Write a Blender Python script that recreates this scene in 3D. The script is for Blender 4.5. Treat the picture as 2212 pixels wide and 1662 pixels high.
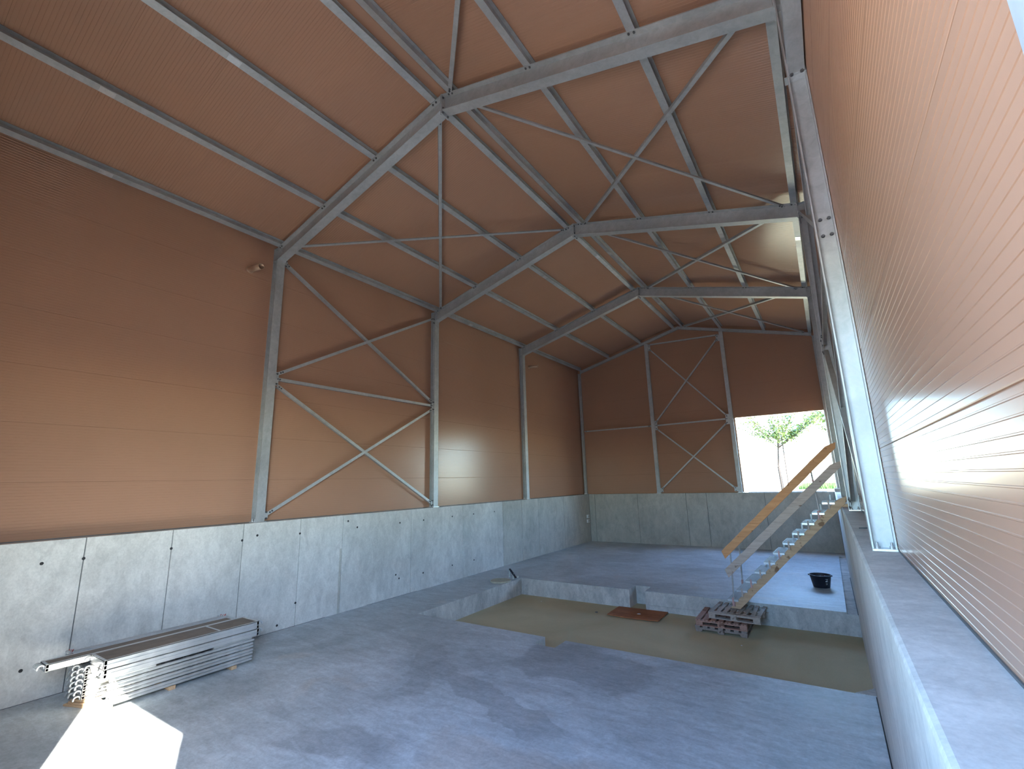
import bpy, math, random
from mathutils import Vector, Matrix
random.seed(7)
for o in list(bpy.data.objects): bpy.data.objects.remove(o, do_unlink=True)
SC = bpy.context.scene
COL = SC.collection
PI = math.pi

# ------------------------------------------------------------------ camera
CAMPOS = Vector((9.38237472, -5.06822715, 2.69599922))
cam = bpy.data.cameras.new('camera'); camo = bpy.data.objects.new('camera', cam); COL.objects.link(camo)
cam.sensor_width = 36.0; cam.lens = 997.82/2212*36.0; cam.clip_start = 0.03; cam.clip_end = 2000
r0 = Vector((0.83033381, 0.55659535, -0.02733836)); r1 = Vector((-0.13775297, 0.157471, -0.9778686)); r2 = Vector((-0.53997212, 0.8157233, 0.20742616))
M = Matrix(((r0.x, -r1.x, -r2.x, CAMPOS.x), (r0.y, -r1.y, -r2.y, CAMPOS.y), (r0.z, -r1.z, -r2.z, CAMPOS.z), (0, 0, 0, 1)))
camo.matrix_world = M
SC.camera = camo

# ------------------------------------------------------------------ world, sun, exposure
SUN_EL = math.radians(34.3); SUN_AZ_X, SUN_AZ_Y = 0.8988, -0.4384     # towards the sun
wd = bpy.data.worlds.new('sky'); SC.world = wd; wd.use_nodes = True
nt = wd.node_tree; nt.nodes.clear()
sky = nt.nodes.new('ShaderNodeTexSky'); sky.sky_type = 'NISHITA'; sky.sun_disc = False
sky.sun_elevation = SUN_EL; sky.sun_rotation = math.atan2(SUN_AZ_X, SUN_AZ_Y); sky.air_density = 1.0; sky.dust_density = 0.4; sky.ozone_density = 2.5
bg = nt.nodes.new('ShaderNodeBackground'); bg.inputs['Strength'].default_value = 0.72
out = nt.nodes.new('ShaderNodeOutputWorld')
tint = nt.nodes.new('ShaderNodeMix'); tint.data_type = 'RGBA'; tint.blend_type = 'MULTIPLY'; tint.inputs[0].default_value = 1.0; tint.inputs[7].default_value = (0.86, 1.0, 1.10, 1)
nt.links.new(sky.outputs[0], tint.inputs[6]); nt.links.new(tint.outputs[2], bg.inputs[0]); nt.links.new(bg.outputs[0], out.inputs[0])
sl = bpy.data.lights.new('sun', 'SUN'); sl.energy = 14.0; sl.angle = math.radians(0.53); sl.color = (1.0, 0.93, 0.83)
so = bpy.data.objects.new('sun', sl); COL.objects.link(so)
sd = Vector((SUN_AZ_X*math.cos(SUN_EL), SUN_AZ_Y*math.cos(SUN_EL), math.sin(SUN_EL)))
so.rotation_euler = sd.to_track_quat('Z', 'Y').to_euler(); so.location = (20, -20, 20)
SC.view_settings.view_transform = 'Standard'; SC.view_settings.look = 'None'
SC.view_settings.gamma = 1.0; SC.view_settings.use_curve_mapping = False
SC.view_settings.exposure = 2.78
SC.cycles.max_bounces = 14; SC.cycles.diffuse_bounces = 10; SC.cycles.glossy_bounces = 6
SC.cycles.use_denoising = True; SC.cycles.sample_clamp_indirect = 12
try: SC.cycles.denoising_input_passes = 'RGB_ALBEDO_NORMAL'
except Exception: pass

# ------------------------------------------------------------------ dimensions
W = 9.6064            # between the inner flanges of the columns
HC = 2.0675           # top of the concrete walls
XL, XR = 0.093, 9.513 # inner faces of the concrete
YB = 15.13            # inner face of the back concrete wall
YF = -5.35            # inner face of the front wall
CD = 0.165            # column depth
BF = 0.18             # flange width
CL, CR = -0.17, W+0.17
ZE = 7.94; SLP = 0.2647
YG = YB+0.15          # gable cladding plane
PD = 0.43             # pit depth
def ztop(x): return ZE+SLP*min(x, W-x)
ROOF = 0.145
def zroof(x): return ztop(x)+ROOF

# portals on the two openings (sampling aid for the sky)
def portal(name, loc, sx, sy, rot):
    l = bpy.data.lights.new(name, 'AREA'); l.shape = 'RECTANGLE'; l.size = sx; l.size_y = sy; l.cycles.is_portal = True
    o = bpy.data.objects.new(name, l); COL.objects.link(o); o.location = loc; o.rotation_euler = rot
OPF = (6.68, 9.45, 2.0675, 4.98)   # front opening x0 x1 z0 z1
OPB = (6.60, 9.60, 2.0675, 5.0)
portal('portal_front', ((OPF[0]+OPF[1])/2, YF-0.1, (OPF[2]+OPF[3])/2), OPF[1]-OPF[0], OPF[3]-OPF[2], (PI/2, 0, 0))
portal('portal_back', ((OPB[0]+OPB[1])/2, YG+0.06, (OPB[2]+OPB[3])/2), OPB[1]-OPB[0], OPB[3]-OPB[2], (-PI/2, 0, 0))

# ------------------------------------------------------------------ materials
def newmat(name):
    m = bpy.data.materials.new(name); m.use_nodes = True
    n = m.node_tree.nodes; l = m.node_tree.links; b = n['Principled BSDF']
    return m, n, l, b
def noise(n, l, scale, detail=4, rough=0.55, coord='Object', stretch=None, dist=0.0):
    tc = n.new('ShaderNodeTexCoord'); t = n.new('ShaderNodeTexNoise')
    t.inputs['Scale'].default_value = scale; t.inputs['Detail'].default_value = detail; t.inputs['Roughness'].default_value = rough
    t.inputs['Distortion'].default_value = dist
    src = tc.outputs[coord]
    if stretch:
        mp = n.new('ShaderNodeMapping'); mp.inputs['Scale'].default_value = stretch; l.new(src, mp.inputs[0]); src = mp.outputs[0]
    l.new(src, t.inputs['Vector']); return t
def ramp(n, l, src, stops):
    r = n.new('ShaderNodeValToRGB'); e = r.color_ramp.elements
    e[0].position = stops[0][0]; e[0].color = (*stops[0][1], 1); e[1].position = stops[-1][0]; e[1].color = (*stops[-1][1], 1)
    for p, c in stops[1:-1]:
        k = e.new(p); k.color = (*c, 1)
    l.new(src, r.inputs[0]); return r
def mix(n, l, a, b, fac, mode='MIX'):
    m = n.new('ShaderNodeMix'); m.data_type = 'RGBA'; m.blend_type = mode
    for v, i in ((a, 6), (b, 7)):
        if isinstance(v, tuple): m.inputs[i].default_value = (*v, 1)
        else: l.new(v, m.inputs[i])
    if isinstance(fac, float): m.inputs[0].default_value = fac
    else: l.new(fac, m.inputs[0])
    return m.outputs[2]
def bump(n, l, b, src, strength=0.2, dist=0.01):
    k = n.new('ShaderNodeBump'); k.inputs['Strength'].default_value = strength; k.inputs['Distance'].default_value = dist
    l.new(src, k.inputs['Height']); l.new(k.outputs[0], b.inputs['Normal'])
def concrete(name, lo, hi, stain, rough=0.8, stretch=None, sc=0.7):
    m, n, l, b = newmat(name)
    a = noise(n, l, sc, 6, 0.6, stretch=stretch, dist=0.6); f = noise(n, l, 38, 5, 0.7); s = noise(n, l, sc*3.1, 8, 0.7, stretch=stretch, dist=1.2)
    base = ramp(n, l, a.outputs[0], [(0.32, lo), (0.68, hi)])
    st = ramp(n, l, s.outputs[0], [(0.38, (1, 1, 1)), (0.5, (0, 0, 0))])
    c = mix(n, l, base.outputs[0], stain, 0.0)
    mm = n.new('ShaderNodeMath'); mm.operation = 'MULTIPLY'; mm.inputs[1].default_value = 0.30; l.new(st.outputs[0], mm.inputs[0])
    c = mix(n, l, base.outputs[0], stain, mm.outputs[0])
    e = noise(n, l, 6, 9, 0.75, stretch=stretch, dist=0.5); er = ramp(n, l, e.outputs[0], [(0.34, (0.84,)*3), (0.62, (1.06,)*3)]); c = mix(n, l, c, er.outputs[0], 1.0, 'MULTIPLY')
    fr = ramp(n, l, f.outputs[0], [(0.3, (0.86, 0.86, 0.86)), (0.7, (1.06, 1.06, 1.06))])
    c = mix(n, l, c, fr.outputs[0], 1.0, 'MULTIPLY')
    l.new(c, b.inputs['Base Color']); b.inputs['Roughness'].default_value = rough
    bump(n, l, b, f.outputs[0], 0.15, 0.004)
    return m
M_CWALL = concrete('concrete_wall', (0.54, 0.535, 0.495), (0.71, 0.70, 0.655), (0.42, 0.42, 0.40), 0.75, (1, 1, 0.55), 0.9)
M_CDARK = concrete('concrete_darker', (0.42, 0.41, 0.36), (0.56, 0.545, 0.48), (0.31, 0.305, 0.275), 0.8, (1, 1, 0.55), 0.9)  # darker tone for the back wall, far left panels and small trims
M_CFACE = concrete('concrete_pit_side', (0.40, 0.39, 0.36), (0.66, 0.645, 0.59), (0.24, 0.24, 0.235), 0.85, (1.3, 1.3, 0.7), 1.6)

M_JOINT = concrete('joint_grey', (0.12, 0.12, 0.12), (0.2, 0.2, 0.2), (0.1, 0.1, 0.1), 0.9)
def floor_mat():
    m, n, l, b = newmat('concrete_floor')
    a = noise(n, l, 0.55, 7, 0.62, stretch=(1, 1, 1), dist=0.9); s = noise(n, l, 1.5, 9, 0.72, stretch=(0.6, 1.7, 1), dist=1.0); f = noise(n, l, 30, 6, 0.7)
    t = noise(n, l, 0.9, 3, 0.5, dist=0.4)
    base = ramp(n, l, a.outputs[0], [(0.33, (0.355, 0.405, 0.42)), (0.5, (0.49, 0.545, 0.565)), (0.7, (0.61, 0.665, 0.685))])
    st = ramp(n, l, s.outputs[0], [(0.36, (0.38, 0.38, 0.38)), (0.50, (0, 0, 0))])
    c = mix(n, l, base.outputs[0], (0.31, 0.34, 0.37), st.outputs[0])
    sp = ramp(n, l, s.outputs[0], [(0.6, (0, 0, 0)), (0.75, (0.5, 0.5, 0.5))])
    c = mix(n, l, c, (0.74, 0.75, 0.76), sp.outputs[0])
    tn = ramp(n, l, t.outputs[0], [(0.63, (0, 0, 0)), (0.72, (0.4, 0.4, 0.4))])
    c = mix(n, l, c, (0.57, 0.51, 0.44), tn.outputs[0])
    # darker damp stains and a tan one with their own outline on the slab
    tc = n.new('ShaderNodeTexCoord'); dn = n.new('ShaderNodeTexNoise'); dn.inputs['Scale'].default_value = 1.6; dn.inputs['Detail'].default_value = 6
    l.new(tc.outputs['Object'], dn.inputs['Vector'])
    vm = n.new('ShaderNodeVectorMath'); vm.operation = 'MULTIPLY_ADD'; l.new(dn.outputs['Color'], vm.inputs[0]); vm.inputs[1].default_value = (0.9, 0.9, 0); l.new(tc.outputs['Object'], vm.inputs[2])
    def patch(cx, cy, rx, ry, rot, col, amt, soft=0.12):
        nonlocal c
        mp = n.new('ShaderNodeMapping'); mp.vector_type = 'TEXTURE'; mp.inputs['Location'].default_value = (cx+0.45, cy+0.45, 0); mp.inputs['Rotation'].default_value = (0, 0, rot); mp.inputs['Scale'].default_value = (rx, ry, 1)
        l.new(vm.outputs[0], mp.inputs[0])
        sx = n.new('ShaderNodeSeparateXYZ'); l.new(mp.outputs[0], sx.inputs[0])
        ab = []
        for i in (0, 1):
            k = n.new('ShaderNodeMath'); k.operation = 'ABSOLUTE'; l.new(sx.outputs[i], k.inputs[0]); ab.append(k)
        mx = n.new('ShaderNodeMath'); mx.operation = 'MAXIMUM'; l.new(ab[0].outputs[0], mx.inputs[0]); l.new(ab[1].outputs[0], mx.inputs[1])
        rr = ramp(n, l, mx.outputs[0], [(1-soft, (amt,)*3), (1.0, (0, 0, 0))])
        c = mix(n, l, c, col, rr.outputs[0])
    for p in PATCHES: patch(*p)
    for sc_, st_, lo_, hi_ in ((5, (0.5, 1.6, 1), 0.82, 1.10), (14, (1, 1, 1), 0.86, 1.08)):
        e = noise(n, l, sc_, 10, 0.75, stretch=st_, dist=0.8); er = ramp(n, l, e.outputs[0], [(0.35, (lo_,)*3), (0.62, (hi_,)*3)])
        c = mix(n, l, c, er.outputs[0], 1.0, 'MULTIPLY')
    fr = ramp(n, l, f.outputs[0], [(0.3, (0.9, 0.9, 0.9)), (0.7, (1.05, 1.05, 1.05))])
    c = mix(n, l, c, fr.outputs[0], 1.0, 'MULTIPLY')
    l.new(c, b.inputs['Base Color'])
    rg = ramp(n, l, a.outputs[0], [(0.3, (0.42, 0.42, 0.42)), (0.7, (0.62, 0.62, 0.62))]); l.new(rg.outputs[0], b.inputs['Roughness'])
    bump(n, l, b, s.outputs[0], 0.08, 0.01)
    return m
PATCHES = [(5.9, 1.75, 1.1, 0.65, -0.1, (0.29, 0.315, 0.325), 0.6), (5.2, 0.3, 1.5, 0.22, -0.35, (0.29, 0.315, 0.325), 0.5),
           (3.9, 0.6, 0.25, 1.1, 0.5, (0.29, 0.315, 0.325), 0.4), (6.4, -0.9, 1.0, 0.45, 0.1, (0.57, 0.50, 0.43), 0.45, 0.4),
           (4.6, -1.5, 0.8, 0.35, 0.2, (0.29, 0.315, 0.325), 0.5, 0.3), (6.6, 3.0, 0.1, 0.1, 0, (0.2, 0.2, 0.2), 0.1)]
M_FLOOR = floor_mat()

def sand_mat():
    m, n, l, b = newmat('sandy_pit_base')
    a = noise(n, l, 0.5, 6, 0.6, dist=0.5); f = noise(n, l, 160, 4, 0.8)
    base = ramp(n, l, a.outputs[0], [(0.3, (0.47, 0.40, 0.235)), (0.7, (0.60, 0.515, 0.325))])
    fr = ramp(n, l, f.outputs[0], [(0.3, (0.68, 0.68, 0.68)), (0.7, (1.2, 1.2, 1.2))])
    c = mix(n, l, base.outputs[0], fr.outputs[0], 1.0, 'MULTIPLY'); l.new(c, b.inputs['Base Color']); b.inputs['Roughness'].default_value = 0.95
    bump(n, l, b, f.outputs[0], 0.4, 0.006); return m
M_SAND = sand_mat()

def clad_mat(name, col, rough):
    m, n, l, b = newmat(name)
    a = noise(n, l, 0.35, 3, 0.5)
    r = ramp(n, l, a.outputs[0], [(0.3, tuple(x*0.95 for x in col)), (0.7, tuple(min(1, x*1.05) for x in col))])
    l.new(r.outputs[0], b.inputs['Base Color']); b.inputs['Roughness'].default_value = rough; b.inputs['Specular IOR Level'].default_value = 0.30
    return m
M_CLAD = clad_mat('coated_sheet', (0.415, 0.235, 0.152), 0.23)

def steel_mat(name, lo, hi, rough, metal, sc=9):
    m, n, l, b = newmat(name)
    a = noise(n, l, sc, 6, 0.7, dist=0.8); g = noise(n, l, 1.3, 3, 0.5)
    r = ramp(n, l, a.outputs[0], [(0.3, lo), (0.7, hi)])
    gr = ramp(n, l, g.outputs[0], [(0.3, (0.85, 0.85, 0.85)), (0.7, (1.1, 1.1, 1.1))])
    c = mix(n, l, r.outputs[0], gr.outputs[0], 1.0, 'MULTIPLY'); l.new(c, b.inputs['Base Color'])
    b.inputs['Metallic'].default_value = metal; b.inputs['Roughness'].default_value = rough
    rr = ramp(n, l, a.outputs[0], [(0.3, (rough-0.08,)*3), (0.7, (rough+0.1,)*3)]); l.new(rr.outputs[0], b.inputs['Roughness'])
    return m
M_STEEL = steel_mat('galvanised_steel', (0.40, 0.42, 0.42), (0.54, 0.56, 0.56), 0.5, 0.45)
M_STEELD = steel_mat('dark_steel', (0.10, 0.105, 0.11), (0.16, 0.165, 0.17), 0.5, 0.5)
M_SHINY = steel_mat('bright_zinc', (0.55, 0.57, 0.58), (0.72, 0.74, 0.75), 0.35, 0.7, 14)
M_ALU = steel_mat('aluminium', (0.58, 0.60, 0.60), (0.68, 0.70, 0.70), 0.38, 0.75, 5)
M_COPPER = steel_mat('copper_coloured_metal', (0.50, 0.33, 0.22), (0.62, 0.44, 0.31), 0.35, 0.6)

def wood_mat(name, lo, hi, grain=(1, 14, 14), rough=0.75, knots=True, axis=0):
    m, n, l, b = newmat(name)
    st = [10, 10, 10]; st[axis] = 0.9
    a = noise(n, l, 2.2, 8, 0.65, stretch=tuple(st), dist=0.6); g = noise(n, l, 6.5, 2, 0.5)
    r = ramp(n, l, a.outputs[0], [(0.3, lo), (0.7, hi)])
    kr = ramp(n, l, g.outputs[0], [(0.66, (1, 1, 1)), (0.71, (0.45, 0.36, 0.30))]) if knots else ramp(n, l, g.outputs[0], [(0.4, (0.9, 0.9, 0.9)), (0.6, (1.05, 1.05, 1.05))])
    c = mix(n, l, r.outputs[0], kr.outputs[0], 1.0, 'MULTIPLY'); l.new(c, b.inputs['Base Color']); b.inputs['Roughness'].default_value = rough
    bump(n, l, b, a.outputs[0], 0.2, 0.003); return m
M_ORANGE = wood_mat('fresh_pine', (0.50, 0.215, 0.085), (0.68, 0.345, 0.155))
M_GREYW = wood_mat('weathered_board', (0.38, 0.29, 0.235), (0.56, 0.455, 0.385))
M_BROWNW = wood_mat('tan_stringer_wood', (0.44, 0.275, 0.155), (0.62, 0.42, 0.26))
M_PALR = wood_mat('reddish_pallet_wood', (0.30, 0.155, 0.105), (0.46, 0.26, 0.19), axis=1)
M_PALG = wood_mat('grey_pallet_wood', (0.31, 0.24, 0.19), (0.47, 0.385, 0.31), axis=1)
M_PALD = wood_mat('dark_pallet_wood', (0.20, 0.15, 0.12), (0.33, 0.26, 0.21), axis=1)
M_PLY = wood_mat('rust_brown_plywood', (0.24, 0.075, 0.02), (0.42, 0.16, 0.055), knots=False, axis=0)
M_DECKPLY = wood_mat('brown_deck_plywood', (0.15, 0.115, 0.085), (0.21, 0.165, 0.125), knots=False, rough=0.6, axis=1)
M_TIMB = wood_mat('raw_timber', (0.42, 0.27, 0.15), (0.58, 0.40, 0.24))
def plain(name, col, rough=0.6, metal=0.0):
    m, n, l, b = newmat(name)
    a = noise(n, l, 12, 3, 0.5)
    r = ramp(n, l, a.outputs[0], [(0.3, tuple(x*0.88 for x in col)), (0.7, tuple(min(1, x*1.1) for x in col))])
    l.new(r.outputs[0], b.inputs['Base Color']); b.inputs['Roughness'].default_value = rough; b.inputs['Metallic'].default_value = metal
    return m
M_BLACKP = plain('black_plastic', (0.018, 0.018, 0.03), 0.45)
M_WHITEP = plain('white_paint', (0.7, 0.7, 0.68), 0.6)
M_RED = plain('red_paint', (0.5, 0.13, 0.12), 0.6)
M_PINKM = plain('faded_red_paint', (0.52, 0.30, 0.27), 0.6)
M_TREAD = steel_mat('tread_steel', (0.34, 0.36, 0.35), (0.46, 0.48, 0.47), 0.6, 0.2)
M_DARK = plain('dark_hole', (0.03, 0.03, 0.03), 0.9)
M_RUBBLE = plain('pinkish_debris', (0.42, 0.30, 0.26), 0.9)
M_BEIGE = plain('beige_stone_disc', (0.42, 0.40, 0.30), 0.8)
M_BLOCKG = plain('pale_block', (0.45, 0.47, 0.44), 0.8)
M_LEAF = plain('young_leaf', (0.045, 0.085, 0.010), 0.6)
M_LEAF.node_tree.nodes['Principled BSDF'].inputs['Transmission Weight'].default_value = 0.0
M_BARK = plain('brown_bark', (0.016, 0.012, 0.010), 0.9)
def grass_mat():
    m, n, l, b = newmat('meadow')
    a = noise(n, l, 0.15, 8, 0.7); f = noise(n, l, 9, 5, 0.8)
    r = ramp(n, l, a.outputs[0], [(0.35, (0.42, 0.40, 0.20)), (0.65, (0.56, 0.50, 0.34))])
    fr = ramp(n, l, f.outputs[0], [(0.3, (0.7, 0.7, 0.7)), (0.7, (1.2, 1.2, 1.2))])
    c = mix(n, l, r.outputs[0], fr.outputs[0], 1.0, 'MULTIPLY'); l.new(c, b.inputs['Base Color']); b.inputs['Roughness'].default_value = 0.95
    return m
M_GRASS = grass_mat()
M_GRAVEL = concrete('pale_gravel', (0.34, 0.30, 0.265), (0.44, 0.40, 0.36), (0.28, 0.25, 0.22), 0.95, None, 1.5)

# ------------------------------------------------------------------ helpers
class MB:
    def __init__(s): s.v = []; s.f = []; s.mi = []
    def add(s, vs, fs, mi=0):
        k = len(s.v); s.v += [tuple(v) for v in vs]; s.f += [tuple(i+k for i in f) for f in fs]; s.mi += [mi]*len(fs); return s
    def box(s, x0, x1, y0, y1, z0, z1, mi=0):
        vs = [(x, y, z) for z in (z0, z1) for y in (y0, y1) for x in (x0, x1)]
        return s.add(vs, [(0, 2, 3, 1), (4, 5, 7, 6), (0, 1, 5, 4), (2, 6, 7, 3), (0, 4, 6, 2), (1, 3, 7, 5)], mi)
    def bar(s, p0, p1, w, h, up=(0, 0, 1), mi=0):
        """box from p0 to p1: h along up, w sideways"""
        p0 = Vector(p0); p1 = Vector(p1); d = (p1-p0).normalized(); u = Vector(up); u = (u-d*u.dot(d)).normalized(); sd_ = d.cross(u)
        vs = []
        for p in (p0, p1):
            for a, b_ in ((-1, -1), (1, -1), (1, 1), (-1, 1)): vs.append(p+sd_*a*w/2+u*b_*h/2)
        return s.add(vs, [(3, 2, 1, 0), (4, 5, 6, 7), (0, 1, 5, 4), (1, 2, 6, 5), (2, 3, 7, 6), (3, 0, 4, 7)], mi)
    def prism(s, poly, fn0, fn1, mi=0):
        """closed section 'poly' (2-D, ccw) placed by fn0 and fn1 at the two ends"""
        n = len(poly); vs = [fn0(*p) for p in poly]+[fn1(*p) for p in poly]
        fs = [(i, (i+1) % n, n+(i+1) % n, n+i) for i in range(n)]
        return s.add(vs, fs+[tuple(range(n-1, -1, -1)), tuple(range(n, 2*n))], mi)
    def tube(s, p0, p1, r, n=10, r2=None, cap=True, mi=0):
        p0 = Vector(p0); p1 = Vector(p1); d = (p1-p0).normalized(); u = Vector((0, 0, 1)) if abs(d.z) < 0.9 else Vector((1, 0, 0)); a = d.cross(u).normalized(); b_ = d.cross(a)
        r2 = r if r2 is None else r2
        vs = [p+(a*math.cos(2*PI*i/n)+b_*math.sin(2*PI*i/n))*rr for p, rr in ((p0, r), (p1, r2)) for i in range(n)]
        fs = [(i, (i+1) % n, n+(i+1) % n, n+i) for i in range(n)]
        if cap: fs += [tuple(range(n-1, -1, -1)), tuple(range(n, 2*n))]
        return s.add(vs, fs, mi)
    def lathe(s, c, prof, n=24, mi=0, axis='z'):
        vs = []
        for r, z in prof:
            for i in range(n):
                a, b_ = r*math.cos(2*PI*i/n), r*math.sin(2*PI*i/n)
                vs.append((c[0]+a, c[1]+b_, c[2]+z) if axis == 'z' else (c[0]+z, c[1]+a, c[2]+b_))
        fs = []
        for k in range(len(prof)-1):
            for i in range(n): fs.append((k*n+i, k*n+(i+1) % n, (k+1)*n+(i+1) % n, (k+1)*n+i))
        return s.add(vs, fs, mi)
    def mesh(s, name, mats, smooth=False):
        me = bpy.data.meshes.new(name); me.from_pydata(s.v, [], s.f); me.validate(clean_customdata=False)
        for m in (mats if isinstance(mats, (list, tuple)) else [mats]): me.materials.append(m)
        if len(me.polygons) == len(s.mi):
            me.polygons.foreach_set('material_index', s.mi)
        if smooth: me.polygons.foreach_set('use_smooth', [True]*len(me.polygons))
        me.update(); return me
    def obj(s, name, mats, parent=None, smooth=False, bevel=0):
        o = bpy.data.objects.new(name, s.mesh(name, mats, smooth)); COL.objects.link(o)
        if parent is not None: o.parent = parent
        if bevel:
            b = o.modifiers.new('edge', 'BEVEL'); b.width = bevel; b.segments = 2; b.limit_method = 'ANGLE'
        return o
def tag(o, label=None, cat=None, group=None, kind=None):
    for k, v in (('label', label), ('category', cat), ('group', group), ('kind', kind)):
        if v: o[k] = v
    return o
def thing(name, label, cat, loc=(0, 0, 0), group=None, rz=0.0):
    o = bpy.data.objects.new(name, None); COL.objects.link(o); o.location = loc; o.rotation_euler = (0, 0, rz); o.empty_display_size = 0.2
    return tag(o, label, cat, group)
def struct(name, mb, mats, **k):
    o = mb.obj(name, mats, **k); o['kind'] = 'structure'; return o
def copy_tree(o, parent=None):
    c = o.copy(); COL.objects.link(c); c.parent = parent
    for ch in list(o.children): copy_tree(ch, c)
    return c
def pieces(name, me, parent, xf):
    o = bpy.data.objects.new(name, me); COL.objects.link(o); o.parent = parent
    if isinstance(xf, Matrix): o.matrix_local = xf
    else: o.location = xf
    return o

# ================================================================== SETTING
# ---- floor slab with the pit
PX0, PY0, PY1 = 1.68, 2.645, 6.78
NX0, NX1 = 4.83, 5.24; NF = 2.245; NB = 7.29; BX0, BX1 = 4.87, 5.27
ST = 9.325   # edge of the narrow strip along the right wall behind the pit
def floor_mb():
    m = MB()
    def q(x0, x1, y0, y1, z=0.0, mi=0): m.add([(x0, y0, z), (x1, y0, z), (x1, y1, z), (x0, y1, z)], [(0, 1, 2, 3)], mi)
    X0, X1 = XL-0.02, XR+0.02
    q(X0, X1, YF-0.3, NF); q(X0, NX0, NF, PY0); q(NX1, X1, NF, PY0)
    q(X0, PX0, PY0, PY1); q(X0, BX0, PY1, NB); q(BX1, ST, PY1, NB); q(X0, ST, NB, YB+0.02)
    q(ST, X1, PY1, 14.3, -0.035, 1); q(ST, X1, 14.3, YB+0.02)
    def w(xa, ya, xb, yb, z0=-PD-0.02, z1=0.0): m.add([(xa, ya, z0), (xb, yb, z0), (xb, yb, z1), (xa, ya, z1)], [(0, 1, 2, 3)], 1)
    w(NX0, PY0, PX0, PY0); w(NX0, NF, NX0, PY0); w(NX1, NF, NX0, NF); w(NX1, PY0, NX1, NF); w(X1, PY0, NX1, PY0)
    w(PX0, PY0, PX0, PY1); w(PX0, PY1, BX0, PY1); w(BX0, PY1, BX0, NB); w(BX0, NB, BX1, NB); w(BX1, NB, BX1, PY1); w(BX1, PY1, ST, PY1)
    w(ST, PY1, X1, PY1, z1=-0.035); w(ST, 14.3, ST, PY1, -0.035, 0.0); w(X1, 14.3, ST, 14.3, -0.035, 0)
    return m
floor = struct('floor', floor_mb(), [M_FLOOR, M_CFACE])
MB().add([(PX0-0.1, NF-0.1, -PD), (XR+0.1, NF-0.1, -PD), (XR+0.1, NB+0.1, -PD), (PX0-0.1, NB+0.1, -PD)], [(0, 1, 2, 3)]).obj('pit_base', M_SAND, floor)
# stub of lighter footing showing low on the rear pit side
MB().box(BX1+0.02, ST-1.9, PY1-0.035, PY1, -PD, -0.30).obj('footing_edge', M_CFACE, floor, bevel=0.01)
for y0, y1, z in ((YF, PY0-0.02, 0.0), (PY1+0.02, 10.8, -0.035)):
    MB().box(XR-0.012, XR-0.0005, y0, y1, z-0.01, z+0.004).obj('joint_filler', M_DARK, floor)
for y0, y1 in ((2.6, 4.2), (-5.0, 1.5)):
    MB().box(XL+0.0005, XL+0.012, y0, y1, -0.01, 0.004).obj('joint_filler', M_STEELD, floor)
# little broken mortar wedge in the front right pit corner
MB().add([(9.30, 2.66, -0.06), (9.513, 2.66, -0.06), (9.513, 2.90, -0.06), (9.30, 2.66, 0.002), (9.513, 2.66, 0.002), (9.513, 2.92, 0.002)], [(0, 2, 1), (3, 4, 5), (0, 1, 4, 3), (1, 2, 5, 4), (0, 3, 5, 2)]).obj('mortar_lump', M_CFACE, floor)

# ---- concrete upstand walls, cast in panels with recessed joints
def conc_wall(name, side, joints, mats, extra=None):
    core = MB()
    if side == 'left': core.box(XL-0.42, XL-0.02, YF-0.3, YB+0.4, -0.6, HC-0.004)
    elif side == 'right': core.box(XR+0.012, XR+0.45, YF-0.3, YB+0.4, -0.6, HC-0.004)
    elif side == 'back': core.box(XL, XR, YB+0.02, YB+0.42, -0.6, HC-0.004)
    else: core.box(XL, XR, YF-0.35, YF-0.012, -0.6, HC-0.004)
    o = struct(name, core, M_JOINT)
    g = 0.006
    for a, b_ in zip(joints[:-1], joints[1:]):
        m = MB(); mt = mats(0.5*(a+b_)) if callable(mats) else mats; zb = -0.55
        if side == 'left': m.box(XL-0.40, XL, a+g, b_-g, zb, HC)
        elif side == 'right': m.box(XR, XR+0.43, a+g, b_-g, zb, HC)
        elif side == 'back': m.box(a+g, b_-g, YB, YB+0.40, zb, HC)
        else: m.box(a+g, b_-g, YF-0.33, YF, zb, HC)
        m.obj('concrete_panel', mt, o, bevel=0.004 if side != 'right' else 0.02)
    return o
LJ = [YF-0.3, -3.75, -2.62, -1.5, -0.34, 0.82, 1.86, 3.97, 6.09, 8.18, 9.37, 10.54, 12.6, YB]
wl = conc_wall('wall_left', 'left', LJ, lambda y: M_CWALL if y < 8 else M_CDARK)
wr = conc_wall('wall_right', 'right', [YF-0.3, 4.6, 9.9, YB+0.4], M_CWALL)
wb = conc_wall('wall_back', 'back', [XL, 0.38, 2.38, 4.42, 5.22, 7.3, XR], M_CDARK)
wf = conc_wall('wall_front', 'front', [XL, 2.5, 5.0, 7.2, XR], M_CWALL)
# wider ragged construction joint
MB().box(XL-0.003, XL+0.004, 1.80, 1.845, 0.0, 1.35).obj('mortar_seam', M_CDARK, wl, bevel=0.003)
hole = MB().lathe((0, 0, 0), [(0.0, 0.001), (0.013, 0.001), (0.014, 0.003), (0.021, 0.003), (0.022, 0.0)], 12, axis='x').mesh('tie_hole_shade', M_DARK)  # raised dark discs; their colour stands in for shade in recessed holes
for y, z in [(-3.066, 1.766), (-2.62, 1.77), (-1.503, 1.77), (-.355, 1.77), (-.076, 1.83), (.811, 1.776), (.808, .433), (-3.09, .417), (.45, .099), (1.99, 1.93), (2.25, 1.77),
             (3.572, 1.76), (4.423, 1.76), (3.58, .417), (3.47, .52), (4.43, .408), (5.6, 1.77), (5.6, .42), (6.6, 1.77), (6.6, .42), (7.7, 1.77)]:
    pieces('tie_hole_shade', hole, wl, (XL, y, z))

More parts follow.
